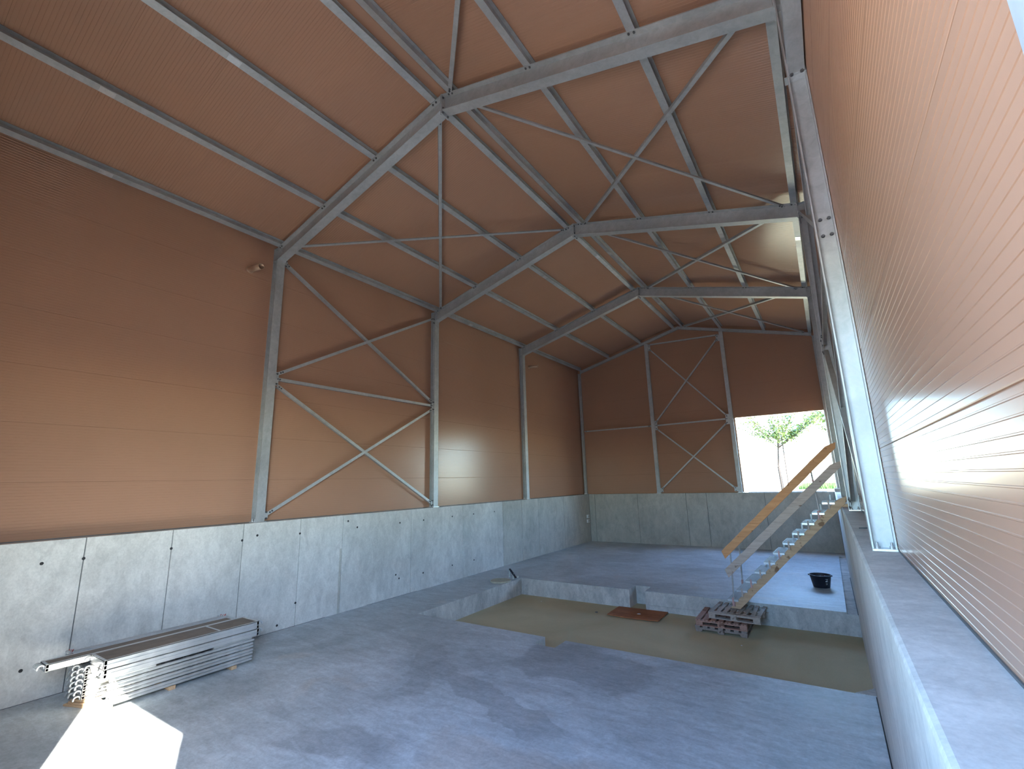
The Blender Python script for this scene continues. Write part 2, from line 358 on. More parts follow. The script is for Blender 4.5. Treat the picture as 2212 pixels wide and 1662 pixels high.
# ---- cladding: panels with fine lengthwise ribs
def rib_profile(width, pitch=0.0425, rw=0.008, rh=0.0024, edge=0.004):
    """(u, depth) points across the panel; depth>0 is into the room"""
    pts = [(0.0, -0.008), (edge*0.6, -0.0015), (edge*1.5, 0.0)]; u = pitch*0.6
    while u+rw < width-edge*3:
        pts += [(u, 0.0), (u+rw*0.25, rh), (u+rw*0.75, rh), (u+rw, 0.0)]; u += pitch
    pts += [(width-edge*1.5, 0.0), (width-edge*0.6, -0.0015), (width, -0.008)]; return pts
def panel_mesh(name, width, place0, place1, mat, **k):
    pr = rib_profile(width, **k); m = MB(); n = len(pr)
    vs = [place0(u, d) for u, d in pr]+[place1(u, d) for u, d in pr]
    m.add(vs, [(i, i+1, n+i+1, n+i) for i in range(n-1)]); return m.mesh(name, mat)
ROWS = [HC, 2.89, 3.74, 4.59, 5.44, 6.285, 7.135, 8.10]
def side_clad(parent, x, sgn):
    for j in range(len(ROWS)-1):
        z0, z1 = ROWS[j], ROWS[j+1]
        for a, b_ in ((YF-0.1, 0.0), (0.0, 5.0), (5.0, 10.0), (10.0, YG+0.1)):
            if sgn < 0: a, b_ = b_, a
            me = panel_mesh('cladding_panel', z1-z0, lambda u, d: (x+sgn*d, b_, z0+u), lambda u, d: (x+sgn*d, a, z0+u), M_CLAD)
            pieces('cladding_panel', me, parent, (0, 0, 0))
    s0, s1 = sorted((x-sgn*0.034, x-sgn*0.12))
    MB().box(s0, s1, YF-0.3, YG+0.3, HC, 8.25).obj('outer_skin', M_CLAD, parent)
    # dark sealing strip at the foot of the cladding
    s0, s1 = sorted((x-sgn*0.03, x+sgn*0.006)); MB().box(s0, s1, YF-0.1, YG, HC, HC+0.012).obj('base_trim', M_STEELD, parent)
side_clad(wl, CL, 1); side_clad(wr, CR, -1)
# gable walls
def gable_clad(parent, y, sgn, op):
    rows = [HC, 2.89, 3.74, 4.59, 5.44, 6.285, 7.135, 7.985, 8.835, 9.6]
    cuts = sorted(set(rows+[op[3]]))
    def xr_(z):
        lo = 0.0 if z < zroof(0) else (z-zroof(0))/SLP
        return CL if z < zroof(0)-0.02 else lo, CR if z < zroof(0)-0.02 else W-lo
    for z0, z1 in zip(cuts[:-1], cuts[1:]):
        if z1 > op[3]+0.01: segs = [(None, None)]
        else: segs = [(None, op[0])]+([(op[1], None)] if op[1] < CR-0.2 else [])
        for sa, sb in segs:
            pr = rib_profile(z1-z0); m = MB(); vs0 = []; vs1 = []
            for u, d in pr:
                z = min(z0+u, zroof(W/2)-0.01); lo, hi = xr_(z)
                a = lo if sa is None else sa; b_ = hi if sb is None else sb
                vs0.append((a, y+sgn*d, z)); vs1.append((b_, y+sgn*d, z))
            n = len(pr); m.add(vs0+vs1, [(i, i+1, n+i+1, n+i) if sgn < 0 else (i, n+i, n+i+1, i+1) for i in range(n-1)])
            m.obj('cladding_panel', M_CLAD, parent)
    # outer skin behind the ribbed liner
    m = MB(); yo = y-sgn*0.036; yq = y-sgn*(0.12 if sgn < 0 else 0.06); y0, y1 = min(yo, yq), max(yo, yq)
    def slab(xa, xb, za, zb): m.box(xa, xb, y0, y1, za, zb)
    slab(CL-0.1, op[0], HC, 8.0); slab(op[0], op[1], op[3], 8.0)
    if op[1] < CR: slab(op[1], CR+0.1, HC, 8.0)
    m.prism([(CL-0.1, 8.0), (CR+0.1, 8.0), (CR+0.1, zroof(0)), (W/2, zroof(W/2)), (CL-0.1, zroof(0))], lambda a, b_: (a, y0, b_), lambda a, b_: (a, y1, b_))
    m.obj('outer_skin', M_CLAD, parent)
gable_clad(wb, YG, -1, OPB); gable_clad(wf, YF-0.05, 1, OPF)
# flashing trims round the openings
for par, y, op in ((wb, YG, OPB), (wf, YF-0.05, OPF)):
    m = MB(); ya, yb = (y-0.012, y+0.13) if par is wb else (y-0.065, y+0.012)
    m.box(op[0]-0.02, op[1]+0.03, ya, yb, op[3]-0.012, op[3]+0.05); m.obj('head_flashing', M_CLAD, par)
    m = MB(); m.box(op[0]-0.012, op[0]+0.01, ya, yb, HC, op[3]); m.obj('jamb_flashing', M_CLAD, par)
    m = MB(); m.box(op[1]-0.01, op[1]+0.03, ya, yb, HC, op[3]); m.obj('jamb_flashing', M_SHINY, par)
MB().box(6.75, 9.30, YB+0.16, YB+0.38, HC, HC+0.02).obj('sill_slab', M_CDARK, wb)
MB().box(XR-0.0, CR, YB-0.35, YB+0.2, HC, HC+0.12).obj('corner_block', M_BLOCKG, wb, bevel=0.01)

# ---- roof
ceil = bpy.data.objects.new('ceiling', None); COL.objects.link(ceil); ceil['kind'] = 'structure'
def roof_slope(sgn):
    x_e, x_r = (CL-0.05, W/2) if sgn > 0 else (CR+0.05, W/2)
    zz = lambda x: ZE+ROOF+SLP*(x if sgn > 0 else W-x)
    nx, nz = (SLP, -1) ; L = math.hypot(SLP, 1)
    pw = 1.0
    def p(x):
        return lambda u, d: (x+sgn*SLP/L*d, u, zz(x)-d/L)
    a, b_ = (p(x_e), p(x_r)) if sgn > 0 else (p(x_r), p(x_e))
    pr = rib_profile(pw, pitch=0.047, rh=0.0026, edge=0.0015); m = MB(); n = len(pr)
    # visible side faces down
    m.add([a(u, d) for u, d in pr]+[b_(u, d) for u, d in pr], [(i, i+1, n+i+1, n+i) for i in range(n-1)])
    me = m.mesh('roof_panel', M_CLAD)
    y = YF-0.25; k = 0
    while y < YG+0.3:
        pieces('roof_panel', me, ceil, (0, y, 0)); y += pw
    t = 0.035
    MB().prism([(min(x_e, x_r), 0), (max(x_e, x_r), 0)] if False else [(0, t), (1, t), (1, t+0.1), (0, t+0.1)],
               lambda q, h: (x_e+(x_r-x_e)*q, YF-0.4, zz(x_e+(x_r-x_e)*q)+h), lambda q, h: (x_e+(x_r-x_e)*q, YG+0.4, zz(x_e+(x_r-x_e)*q)+h)).obj('outer_skin', M_CLAD, ceil)
roof_slope(1); roof_slope(-1)
# thin eave flashing on both sides
for x0, x1, nm in ((CL-0.04, CL+0.05, 0), (CR-0.05, CR+0.04, 1)):
    MB().box(x0, x1, YF, YG, 8.055, 8.075).obj('eave_flashing', M_CLAD, ceil)
MB().prism([(W/2-0.16, zroof(W/2-0.16)-0.004), (W/2, zroof(W/2)-0.012), (W/2+0.16, zroof(W/2-0.16)-0.004), (W/2, zroof(W/2)-0.006)][::-1],
           lambda a, b_: (a, YF, b_), lambda a, b_: (a, YG, b_)).obj('ridge_flashing', M_CLAD, ceil)

# ================================================================== STEELWORK
def isec(h, b_, tf, tw):
    """I outline, h along the first axis, b_ along the second, centred"""
    H, B, t = h/2, b_/2, tw/2
    return [(-H, -B), (-H+tf, -B), (-H+tf, -t), (H-tf, -t), (H-tf, -B), (H, -B), (H, B), (H-tf, B), (H-tf, t), (-H+tf, t), (-H+tf, B), (-H, B)]
bolt_me = MB().lathe((0, 0, 0), [(0.0, 0.016), (0.014, 0.016), (0.015, 0.0), (0.02, 0.0), (0.02, -0.004)], 8).mesh('bolt', M_STEELD)
abolt_me = MB().lathe((0, 0, 0), [(0.0, 0.05), (0.009, 0.05), (0.009, 0.02), (0.017, 0.02), (0.017, 0.0)], 8).mesh('anchor_bolt', M_SHINY)
def column(side, y, label, group, b_=BF, d=CD, top=None, nodes=(), nsgn=1, cap=True):
    s = 1 if side == 'left' else -1; x_in = 0.0 if s > 0 else W; cx = x_in-s*d/2
    t = thing('steel_column', label, 'column', (cx, y, HC), group)
    top = top if top else ztop(0)-0.01
    h = top-HC
    MB().prism(isec(d, b_, 0.012, 0.008), lambda a, c: (a, c, 0.012), lambda a, c: (a, c, h)).obj('shaft', M_STEEL, t)
    MB().box(-d/2-0.0, d/2+0.02 if s > 0 else d/2, -b_/2-0.03, b_/2+0.03, 0.0, 0.016).obj('base_plate', M_SHINY, t)
    for a in (-0.045, 0.05):
        for c in (-1, 1): pieces('anchor_bolt', abolt_me, t, (a, c*(b_/2-0.0 if False else b_/2+0.005)-c*0.012, 0.016))
    if cap: # stiffeners at the knee
        for z in (ztop(0)-0.31-HC, ztop(0)-0.02-HC):
            MB().box(-d/2+0.012, d/2-0.012, -b_/2+0.006, b_/2-0.006, z-0.006, z+0.006).obj('stiffener', M_STEEL, t)
    for (ny, nz, h_) in nodes:     # gusset plates for the bracing
        g = MB().prism([(0.0, -h_/2), (0.16*nsgn, -h_/2+0.05), (0.16*nsgn, h_/2-0.05), (0.0, h_/2)] if nsgn > 0 else [(0.0, h_/2), (0.16*nsgn, h_/2-0.05), (0.16*nsgn, -h_/2+0.05), (0.0, -h_/2)],
                       lambda a, c: (s*(d/2-0.035), a+nsgn*0.004, nz-HC+c), lambda a, c: (s*(d/2-0.025), a+nsgn*0.004, nz-HC+c)).obj('gusset_plate', M_STEEL, t)
        for c in (-0.3, 0.3):
            for e in (0.09, 0.13):
                m_ = Matrix.Translation((s*(d/2-0.022), nsgn*e, nz-HC+c*h_)) @ Matrix.Rotation(s*PI/2, 4, 'Y')
                pieces('bolt', bolt_me, t, m_)
    return t
GL, GR = 'portal frame columns along the left wall', 'portal frame columns along the right wall'
ND = [(0, 2.19, 0.2), (0, 4.98, 0.36), (0, 7.62, 0.2)]
column('left', 0, 'grey steel column on the left wall, nearest the camera, left end of the cross bracing', GL, nodes=ND, nsgn=1)
column('left', 5, 'second grey steel column on the left wall, right end of the cross bracing', GL, nodes=ND, nsgn=-1)
column('left', 10, 'third grey steel column on the left wall, beside the small far pipe', GL)
column('left', 15.2, 'thin grey corner column where the left wall meets the back wall', GL, b_=0.1, d=0.12, top=ztop(0)-0.12, cap=False)
cr1 = column('right', 0, 'large bright steel column on the right ledge with four bolts in its web', GR, nodes=ND, nsgn=1)
for dz, dx in ((5.10, -0.035), (5.10, 0.035), (4.93, -0.035), (4.93, 0.035)):
    pieces('bolt', bolt_me, cr1, Matrix.Translation((dx+0.01, -0.004, dz-HC)) @ Matrix.Rotation(PI/2, 4, 'X'))
MB().box(-CD/2-0.03, CD/2, -0.10, 0.004, 6.70-HC, 6.712-HC).obj('beam_seat', M_SHINY, cr1)
column('right', 5, 'second steel column on the right ledge, standing behind the top of the stair', GR, nodes=ND, nsgn=-1)
column('right', 10, 'third steel column on the right wall, between the stair and the back opening', GR)
column('right', 15.2, 'far corner column on the right at the edge of the bright opening', GR, b_=0.1, d=0.12, top=ztop(0)-0.12, cap=False)
column('right', -4.54, 'pale steel column cut off at the top right corner of the view', GR, cap=False)

# longitudinal beam running from the first right column over the camera
t = thing('edge_beam', 'steel beam running forward from the first right column towards the camera overhead', 'beam', (W+CD/2, -2.3, 6.72))
MB().prism(isec(0.16, 0.14, 0.011, 0.007), lambda a, c: (c, -2.14, 0.08+a), lambda a, c: (c, 2.20, 0.08+a)).obj('shaft', M_STEEL, t)
MB().box(-0.08, 0.08, 2.20, 2.212, -0.02, 0.2).obj('end_plate', M_SHINY, t)
for dx in (-0.045, 0.045): pieces('bolt', bolt_me, t, Matrix.Translation((dx, 2.2, -0.008)) @ Matrix.Rotation(PI/2, 4, 'X'))

PUR = [0.04, 1.54, 3.10, 4.62]
def rafter(y, side, label, depth=0.312, b_=BF, bolts=True, group='rafters of the portal frames'):
    s = 1 if side == 'left' else -1
    t = thing('steel_rafter', label, 'rafter', (W/2-s*W/4, y, ztop(W/4)-depth), group)
    ox, oz = t.location.x, t.location.z
    xe = 0.012 if s > 0 else W-0.012; xa = W/2-s*0.012
    def at(x): return lambda a, c: (x-ox, c, ztop(x)-depth/2+a-oz)
    m = MB(); A, B = (at(xe), at(xa)) if s > 0 else (at(xa), at(xe))
    m.prism(isec(depth, b_, 0.014, 0.008), A, B); m.obj('beam', M_STEEL, t)
    def plate(x, z0, z1, nm):
        x0, x1 = sorted((x, x+s*0.014)); MB().box(x0-ox, x1-ox, -b_/2-0.004, b_/2+0.004, z0-oz, z1-oz).obj(nm, M_STEEL, t)
    plate(0.0 if s > 0 else W, ztop(0)-depth-0.02, ztop(0)+0.005, 'end_plate')
    plate(xa-s*0.002, ztop(W/2)-depth-(0.07 if bolts else 0.01), ztop(W/2)+0.0, 'apex_plate')
    if bolts:
        for z in (-depth-0.045, -depth+0.05, -0.06):
            for c in (-1, 1):
                pieces('bolt', bolt_me, t, Matrix.Translation((xa-s*0.004-ox, c*0.06, ztop(W/2)+z-oz)) @ Matrix.Rotation(-s*PI/2, 4, 'Y'))
        for px in PUR:
            x = px if s > 0 else W-px
            for dx in (-0.035, 0.035):
                pieces('bolt', bolt_me, t, Matrix.Translation((x+dx-ox, -b_/2+0.03, ztop(x+dx)-0.015-oz)) @ Matrix.Rotation(PI, 4, 'X'))
    return t
rafter(0, 'left', 'wide steel rafter nearest the camera, rising from the first left column')
rafter(0, 'right', 'wide steel rafter nearest the camera, from the first ridge joint to the upper right')
rafter(5, 'left', 'middle rafter rising from the second left column to the middle ridge joint')
rafter(5, 'right', 'middle rafter running level in view to the right wall above the pale roof patch')
rafter(10, 'left', 'third rafter rising from the third left column')
rafter(10, 'right', 'third rafter running to the right wall, just before the back wall')
GG = 'slim rafters along the back gable'
rafter(15.2, 'left', 'slim gable rafter along the top of the back wall, left slope', 0.12, 0.1, False, GG)
rafter(15.2, 'right', 'slim gable rafter along the top of the back wall, right slope', 0.12, 0.1, False, GG)

NAMES = ['eave', 'lower', 'upper', 'ridge']
LBL = {('left', 0): 'eave purlin along the top of the left wall', ('left', 1): 'left slope purlin next above the eave purlin', ('left', 2): 'left slope purlin midway between eave and ridge pair, second above the eave',
       ('left', 3): 'left one of the close pair of ridge purlins', ('right', 3): 'right one of the close pair of ridge purlins', ('right', 2): 'right slope purlin next to the ridge pair',
       ('right', 1): 'right slope purlin next below the middle one, nearer the right wall', ('right', 0): 'eave purlin along the top of the right wall'}
for side in ('left', 'right'):
    s = 1 if side == 'left' else -1
    for k, px in enumerate(PUR):
        x = px if s > 0 else W-px; ang = -s*math.atan(SLP)
        t = thing('steel_purlin', LBL[(side, k)], 'purlin', (x, 0, ztop(x)), 'roof purlins'); t.rotation_euler = (0, ang, 0)
        MB().prism(isec(0.128, 0.115, 0.008, 0.006), lambda a, c: (c, YF+0.02, a+0.065), lambda a, c: (c, YG-0.05, a+0.065)).obj('beam', M_STEEL, t)
        for sy in ({0: (-3.1, 6.6), 1: (-3.55, 6.2), 2: (-2.6, 6.4), 3: (6.9, 11.8)}[k]):
            MB().box(-0.05, 0.05, sy-0.09, sy+0.09, -0.006, 0.001).obj('splice_plate', M_SHINY, t)

# bracing
def lbar(name, p0, p1, label, cat, group, nrm, wd_=0.065, th=0.007, mat=None, plates=False):
    """angle section: one leg flat against the plane with normal nrm, one leg standing"""
    p0 = Vector(p0); p1 = Vector(p1); c = (p0+p1)/2; t = thing(name, label, cat, c, group); n = Vector(nrm); d = (p1-p0).normalized(); sd_ = d.cross(n).normalized()
    m = MB(); m.bar(p0-c, p1-c, wd_, th, n); o_ = sd_*(wd_/2-th/2)-n*(wd_/2); m.bar(p0-c+o_, p1-c+o_, th, wd_, n)
    m.obj('angle', mat or M_STEEL, t)
    if plates:
        MB().bar(-d*0.09, d*0.09, wd_*0.9, th*2.6, n).obj('joint_plate', M_STEEL, t)
    for q in (p0-c+d*0.05, p0-c+d*0.10, p1-c-d*0.05, p1-c-d*0.10):
        mm = Matrix.Translation(q+n*th*0.6) @ n.to_track_quat('Z', 'Y').to_matrix().to_4x4(); pieces('bolt', bolt_me, t, mm)
    return t
for side in ('left', 'right'):
    s = 1 if side == 'left' else -1; x = -0.032 if s > 0 else W+0.032; g = 'cross bracing angles in the %s wall bay' % side; nr = (s, 0, 0)
    wl_ = '%s wall' % side
    lbar('brace_bar', (x, 0.16, 2.22), (x, 4.84, 4.86), 'lower %s brace rising away from the first column foot to the second column' % wl_, 'brace', g, nr)
    lbar('brace_bar', (x-s*0.012, 0.16, 4.84), (x-s*0.012, 4.86, 2.2), 'lower %s brace falling from the first column down to the second column foot' % wl_, 'brace', g, nr)
    lbar('brace_bar', (x-s*0.006, 0.1, 4.98), (x-s*0.006, 4.9, 4.98), 'level %s strut tying the first two columns at mid height' % wl_, 'strut', g, nr)
    lbar('brace_bar', (x, 0.16, 5.10), (x, 4.88, 7.70), 'upper %s brace rising away from mid height of the first column' % wl_, 'brace', g, nr)
    lbar('brace_bar', (x-s*0.012, 0.12, 7.64), (x-s*0.012, 4.84, 5.10), 'upper %s brace falling from the top of the first column to the second' % wl_, 'brace', g, nr)
def rp(x, y, dz=-0.10): return (x, y, ztop(x)+dz)
gr_ = 'cross bracing bars under the roof'
nL = Vector((SLP, 0, -1)).normalized(); nR = Vector((-SLP, 0, -1)).normalized()
lbar('roof_brace', rp(4.55, 0.16), rp(0.30, 4.84), 'left slope roof brace hanging upright in view from the first ridge joint', 'brace', gr_, nL, plates=True)
lbar('roof_brace', rp(0.30, 0.14, -0.085), rp(4.6, 4.84, -0.085), 'left slope roof brace crossing from the first left eave to the middle ridge joint', 'brace', gr_, nL)
lbar('roof_brace', rp(5.05, -0.16), rp(9.35, -4.5), 'right slope roof brace leaving the picture top from the first ridge joint', 'brace', gr_, nR)
for a, wd1, wd2, wd3 in ((0, 'first', 'second', 'nearest'), (5, 'second', 'third', 'middle'), (10, 'third', 'gable', 'farthest')):
    lbar('roof_brace', rp(5.2, a+0.16), rp(9.4, a+4.86), '%s right slope roof brace running from the %s ridge joint down to the right wall' % (wd3, wd1), 'brace', gr_, nR)
    lbar('roof_brace', rp(9.3, a+0.16, -0.085), rp(5.15, a+4.84, -0.085), '%s right slope roof brace running from the right eave up to the %s ridge joint' % (wd3, wd2), 'brace', gr_, nR, plates=True)

# gable posts and their bracing
def post(x, label):
    t = thing('gable_post', label, 'column', (x, YB+0.065, HC), 'posts of the back gable')
    top = ztop(x)-0.13-HC
    MB().prism(isec(0.11, 0.14, 0.009, 0.007), lambda a, c: (-c, a, 0.012), lambda a, c: (-c, a, top)).obj('shaft', M_STEEL, t)
    MB().box(-0.10, 0.10, -0.06, 0.06, 0, 0.014).obj('base_plate', M_SHINY, t)
    s = 1 if x < 5 else -1
    for z, h_ in ((2.2, 0.18), (4.95, 0.42), (8.45 if x < 5 else 8.35, 0.26)):
        x0, x1 = sorted((s*0.07, s*0.20)); MB().box(x0, x1, -0.05, -0.042, z-h_/2-HC+0.01, z+h_/2-HC).obj('gusset_plate', M_STEEL, t)
        for q in (-0.3, 0.3): pieces('bolt', bolt_me, t, Matrix.Translation((s*0.15, -0.052, z+q*h_-HC)) @ Matrix.Rotation(PI/2, 4, 'X'))
    return t
post(3.33, 'left post of the back gable bracing'); post(6.49, 'right post of the back gable bracing, left edge of the bright opening')
gy = YB+0.01; gb = 'bracing of the back gable'; ny = (0, -1, 0)
for a, b_, lb in (((3.47, 2.24), (6.34, 4.84), 'lower back gable brace rising to the right'), ((3.47, 4.82), (6.36, 2.22), 'lower back gable brace falling to the right'),
                  ((3.47, 5.08), (6.34, 8.36), 'upper back gable brace rising to the right'), ((3.47, 8.42), (6.36, 5.08), 'upper back gable brace falling to the right'),
                  ((3.42, 4.95), (6.38, 4.97), 'level back gable strut at mid height between the two posts'), ((3.42, 8.62), (6.40, 8.50), 'top back gable strut just under the ridge between the two posts'),
                  ((0.08, 4.97), (3.25, 4.95), 'level back gable strut from the left corner column to the left post')):
    k = 0.012 if 'falling' in lb else 0
    lbar('gable_brace', (a[0], gy+k, a[1]), (b_[0], gy+k, b_[1]), lb, 'strut' if 'strut' in lb else 'brace', gb, ny, 0.055)

# ================================================================== WALL FITTINGS
def pipe(loc, r, L, label, dz):
    t = thing('wall_pipe', label, 'pipe', loc, 'metal pipes through the left wall')
    n = 20; m = MB(); prof = [(r, 0.0), (r, L), (r*0.88, L), (r*0.88, L-0.3)]
    m.lathe((0, 0, 0), prof, n, axis='x'); o = m.obj('tube', M_COPPER, t, smooth=True); o.rotation_euler = (0, dz, 0)
    MB().lathe((0, 0, 0), [(r, 0.0), (r*1.35, 0.0), (r*1.35, 0.012), (r, 0.02)], n, axis='x').obj('collar', M_COPPER, t)
pipe((CL, -0.56, 7.26), 0.062, 0.46, 'short copper coloured pipe stub sticking out near the first left column top', 0.14)
pipe((CL, 10.64, 7.30), 0.05, 0.44, 'small far pipe stub beside the third left column', 0.08)
t = thing('socket_box', 'white socket box, upper of the two in the back left corner', 'socket', (XL, 14.86, 1.10), 'socket boxes')
MB().box(0, 0.055, -0.10, 0.10, -0.07, 0.07).obj('box', M_WHITEP, t, bevel=0.006); MB().box(0.055, 0.066, -0.06, 0.06, -0.04, 0.04).obj('cover', M_BLOCKG, t, bevel=0.003)
t2 = copy_tree(t); t2.location = (XL, 14.86, 0.90); t2['label'] = 'white socket box, lower of the two in the back left corner'

# ================================================================== OBJECTS
# ---- pallets in the pit
def pallet(loc, rz, mat, label, LX, LY, kind):
    t = thing('wooden_pallet', label, 'pallet', loc, 'stacked wooden pallets', rz)
    rn = random.Random(len(label))
    if kind == 'top':        # perimeter boards below, slats stopping short of a full front board
        for j in (-1, 1): MB().box(-LX/2, LX/2, j*(LY/2-0.065)-0.06, j*(LY/2-0.065)+0.06, 0, 0.02).obj('bottom_board', mat, t, bevel=0.002)
        MB().box(-LX/2, LX/2, -0.06, 0.06, 0, 0.02).obj('bottom_board', mat, t, bevel=0.002)
        hb, hc, hs = 0.085, 0.107, 0.129
    elif kind == 'feet':
        for i in range(3):
            x = -LX/2+0.06+i*(LX-0.12)/2; MB().box(x-0.055, x+0.055, -LY/2+0.02, LY/2-0.02, 0, 0.02).obj('bottom_board', mat, t, bevel=0.002)
        hb, hc, hs = 0.05, 0.085, 0.122
    else:
        for j in (-1, 0, 1): MB().box(-LX/2, LX/2, j*(LY/2-0.065)-0.06, j*(LY/2-0.065)+0.06, 0, 0.018).obj('bottom_board', mat, t, bevel=0.002)
        hb, hc, hs = 0.075, 0.10, 0.122
    z0 = 0.02
    for i in range(3):
        x = -LX/2+0.07+i*(LX-0.14)/2
        for j in range(3):
            y = -LY/2+0.06+j*(LY-0.12)/2; MB().box(x-0.065, x+0.065, y-0.05, y+0.05, z0, hb).obj('block', mat, t, bevel=0.003)
    for j in range(3):
        y = -LY/2+0.065+j*(LY-0.13)/2; MB().box(-LX/2, LX/2, y-0.062, y+0.062, hb, hc if kind != 'top' or j else hs-0.004).obj('cross_board', mat, t, bevel=0.002)
    ns = 8 if kind == 'top' else 7
    for i in range(ns):
        x = -LX/2+0.05+i*(LX-0.10)/(ns-1); w_ = (0.038 if kind == 'top' else 0.05)+rn.uniform(-0.004, 0.005)
        ya = -LY/2+(0.135 if kind == 'top' else 0)
        b_ = MB().box(-w_, w_, ya, LY/2-rn.uniform(0, .03), hc, hs).obj('top_board', mat, t, bevel=0.002)
        b_.location = (x, 0, rn.uniform(0, 0.002)); b_.rotation_euler = (0, 0, rn.uniform(-0.012, 0.012) if not (kind == 'top' and i == ns-2) else 0.06)
    return t
pallet((7.155, 6.22, -PD), 0.0, M_PALD, 'dark weathered pallet at the bottom, standing on the pit floor', 0.98, 1.08, 'feet')
pallet((7.160, 6.20, -PD+0.1235), 0.02, M_PALR, 'reddish brown pallet in the middle of the pallet stack', 0.97, 1.06, 'mid')
pallet((7.43, 6.37, -PD+0.2475), -0.05, M_PALG, 'weathered grey pallet lying askew on top, carrying the stair foot', 0.98, 1.10, 'top')

# ---- stair leaning from the pallets up to the right ledge; (s, z) runs in its upright plane
SF = Vector((7.399, 6.209, -0.05)); hv = Vector((0.99878, -0.04946, 0)).normalized(); lat = Vector((-hv.y, hv.x, 0))
t = thing('timber_stair', 'makeshift timber stair with metal treads and two handrail boards leaning on the right ledge', 'stair', SF)
def sp(s_, z, o=0.0): return hv*s_+Vector((0, 0, z+0.05))+lat*o
def board(name, p0, p1, w_, th, mat, foot=False):
    """board on edge with a slightly uneven outline, knots nicked out of its edges"""
    m = MB(); d = (p1-p0).normalized(); L_ = (p1-p0).length; N = 18; rnd = random.Random(int(w_*1000)+len(name))
    up = lat.cross(d); up = up if up.z > 0 else -up
    tp = []; bt = []
    for i in range(N+1):
        q = i/N; tp.append(p0+d*(L_*q)+up*(w_/2+rnd.uniform(-0.004, 0.004))); bt.append(p0+d*(L_*q)-up*(w_/2+rnd.uniform(-0.004, 0.004)))
    if foot: bt[0] = p0-up*w_/2+d*w_*0.95; bt[1] = bt[0]+d*0.03
    else: tp[0] = p0+up*w_/2+d*0.06; bt[0] = p0-up*w_/2+d*0.0
    tp[-1] = p1+up*w_*0.32-d*0.10; tp[-2] = p1+up*w_*0.48-d*0.16; bt[-1] = p1-up*w_*0.05+d*0.02; bt[-2] = p1-up*w_*0.5-d*0.07
    vs = []
    for o_ in (-lat*th/2, lat*th/2): vs += [v+o_ for v in bt]+[v+o_ for v in tp]
    n = N+1; fs = []
    for i in range(N): fs += [(i, i+1, n+i+1, n+i), (2*n+i+1, 2*n+i, 3*n+i, 3*n+i+1), (n+i, n+i+1, 3*n+i+1, 3*n+i), (i+1, i, 2*n+i, 2*n+i+1)]
    fs += [(0, n, 3*n, 2*n), (N, 2*n+N, 3*n+N, n+N)]
    m.add(vs, fs); return m.obj(name, mat, t, bevel=0.003)
SWD = 0.72; wS = 0.14; cz = wS/2/math.cos(math.atan(1.048))
for o in (0.0, SWD): board('stringer', sp(-0.05, -0.03-cz+0.065, o), sp(2.20, 2.328-cz, o), wS, 0.05, M_BROWNW, True)
for i in range(11):
    c = sp(-0.02+0.195*i, 0.155+0.1985*i); tr = MB(); a0 = c-hv*0.105; a1 = c+hv*0.10; y0 = -lat*0.06; y1 = lat*(SWD+0.03)
    for q0, q1 in ((a0+y0, a1+y0), (a0+y1, a1+y1)): tr.bar(q0, q1, 0.006, 0.032, (0, 0, 1))
    for q in (a0, a1): tr.bar(q+y0, q+y1, 0.006, 0.032, (0, 0, 1))
    for j in range(1, 10): q = a0+(a1-a0)*j/10; tr.bar(q+y0, q+y1, 0.010, 0.026, (0, 0, 1))
    for j in range(1, 26): q = y0+(y1-y0)*j/26; tr.bar(a0+q+Vector((0, 0, .012)), a1+q+Vector((0, 0, .012)), 0.008, 0.005, (0, 0, 1))
    tb = tr.obj('tread', M_TREAD, t)
    m = MB(); m.bar(a0+y0-lat*0.006+Vector((0, 0, -0.012)), a1+y0-lat*0.006+Vector((0, 0, -0.012)), 0.006, 0.034, (0, 0, 1)); m.obj('tread_rim', M_SHINY, tb)
    for yy, zo, mt in ((y0-lat*0.014, -0.035, M_GREYW if i not in (0, 2, 5, 9) else M_PINKM), (y1+lat*0.012, 0.045, M_STEEL)):
        m = MB(); m.bar(c+yy+Vector((0, 0, -0.085+zo)), c+yy+Vector((0, 0, 0.085+zo)), 0.030, 0.014, lat); m.obj('socket_bracket', mt, tb, bevel=0.003)
board('handrail_board', sp(-0.125, 1.03, -0.09), sp(2.19, 3.285, -0.09), 0.15, 0.035, M_ORANGE)['label'] = 'fresh orange upper handrail board'
board('knee_rail_board', sp(-0.10, 0.655, -0.085), sp(2.23, 2.925, -0.085), 0.155, 0.04, M_GREYW)['label'] = 'weathered grey lower rail board'
def gpost(s0, z0, s1, z1, off):
    p0 = sp(s0, z0, off); p1 = sp(s1, z1, off); d = (p1-p0).normalized()
    o = MB().tube(p0, p1, 0.016, 8).obj('guard_post', M_SHINY, t)
    MB().tube(p0, p0+d*0.12, 0.020, 8).obj('red_sleeve', M_PINKM, o); MB().tube(p0+(p1-p0)*0.62, p0+(p1-p0)*0.62+d*0.06, 0.019, 8).obj('red_sleeve', M_PINKM, o)
gpost(-0.01, 0.03, 0.03, 1.10, -0.045); gpost(1.765, 1.87, 1.715, 2.92, -0.045); gpost(0.03, 0.30, 0.06, 1.15, SWD+0.03)
# wedge block under the stringer top on the ledge
tb = MB().prism([(0, 0), (0.26, 0), (0.26, 0.06), (0.06, 0.05)], lambda a, c: (a, 0, c), lambda a, c: (a, 0.1, c)).obj('timber_wedge', M_BROWNW); tb.location = (9.53, 6.0, HC)
tag(tb, 'short wooden wedge lying on the right ledge under the top of the stair', 'wood block')

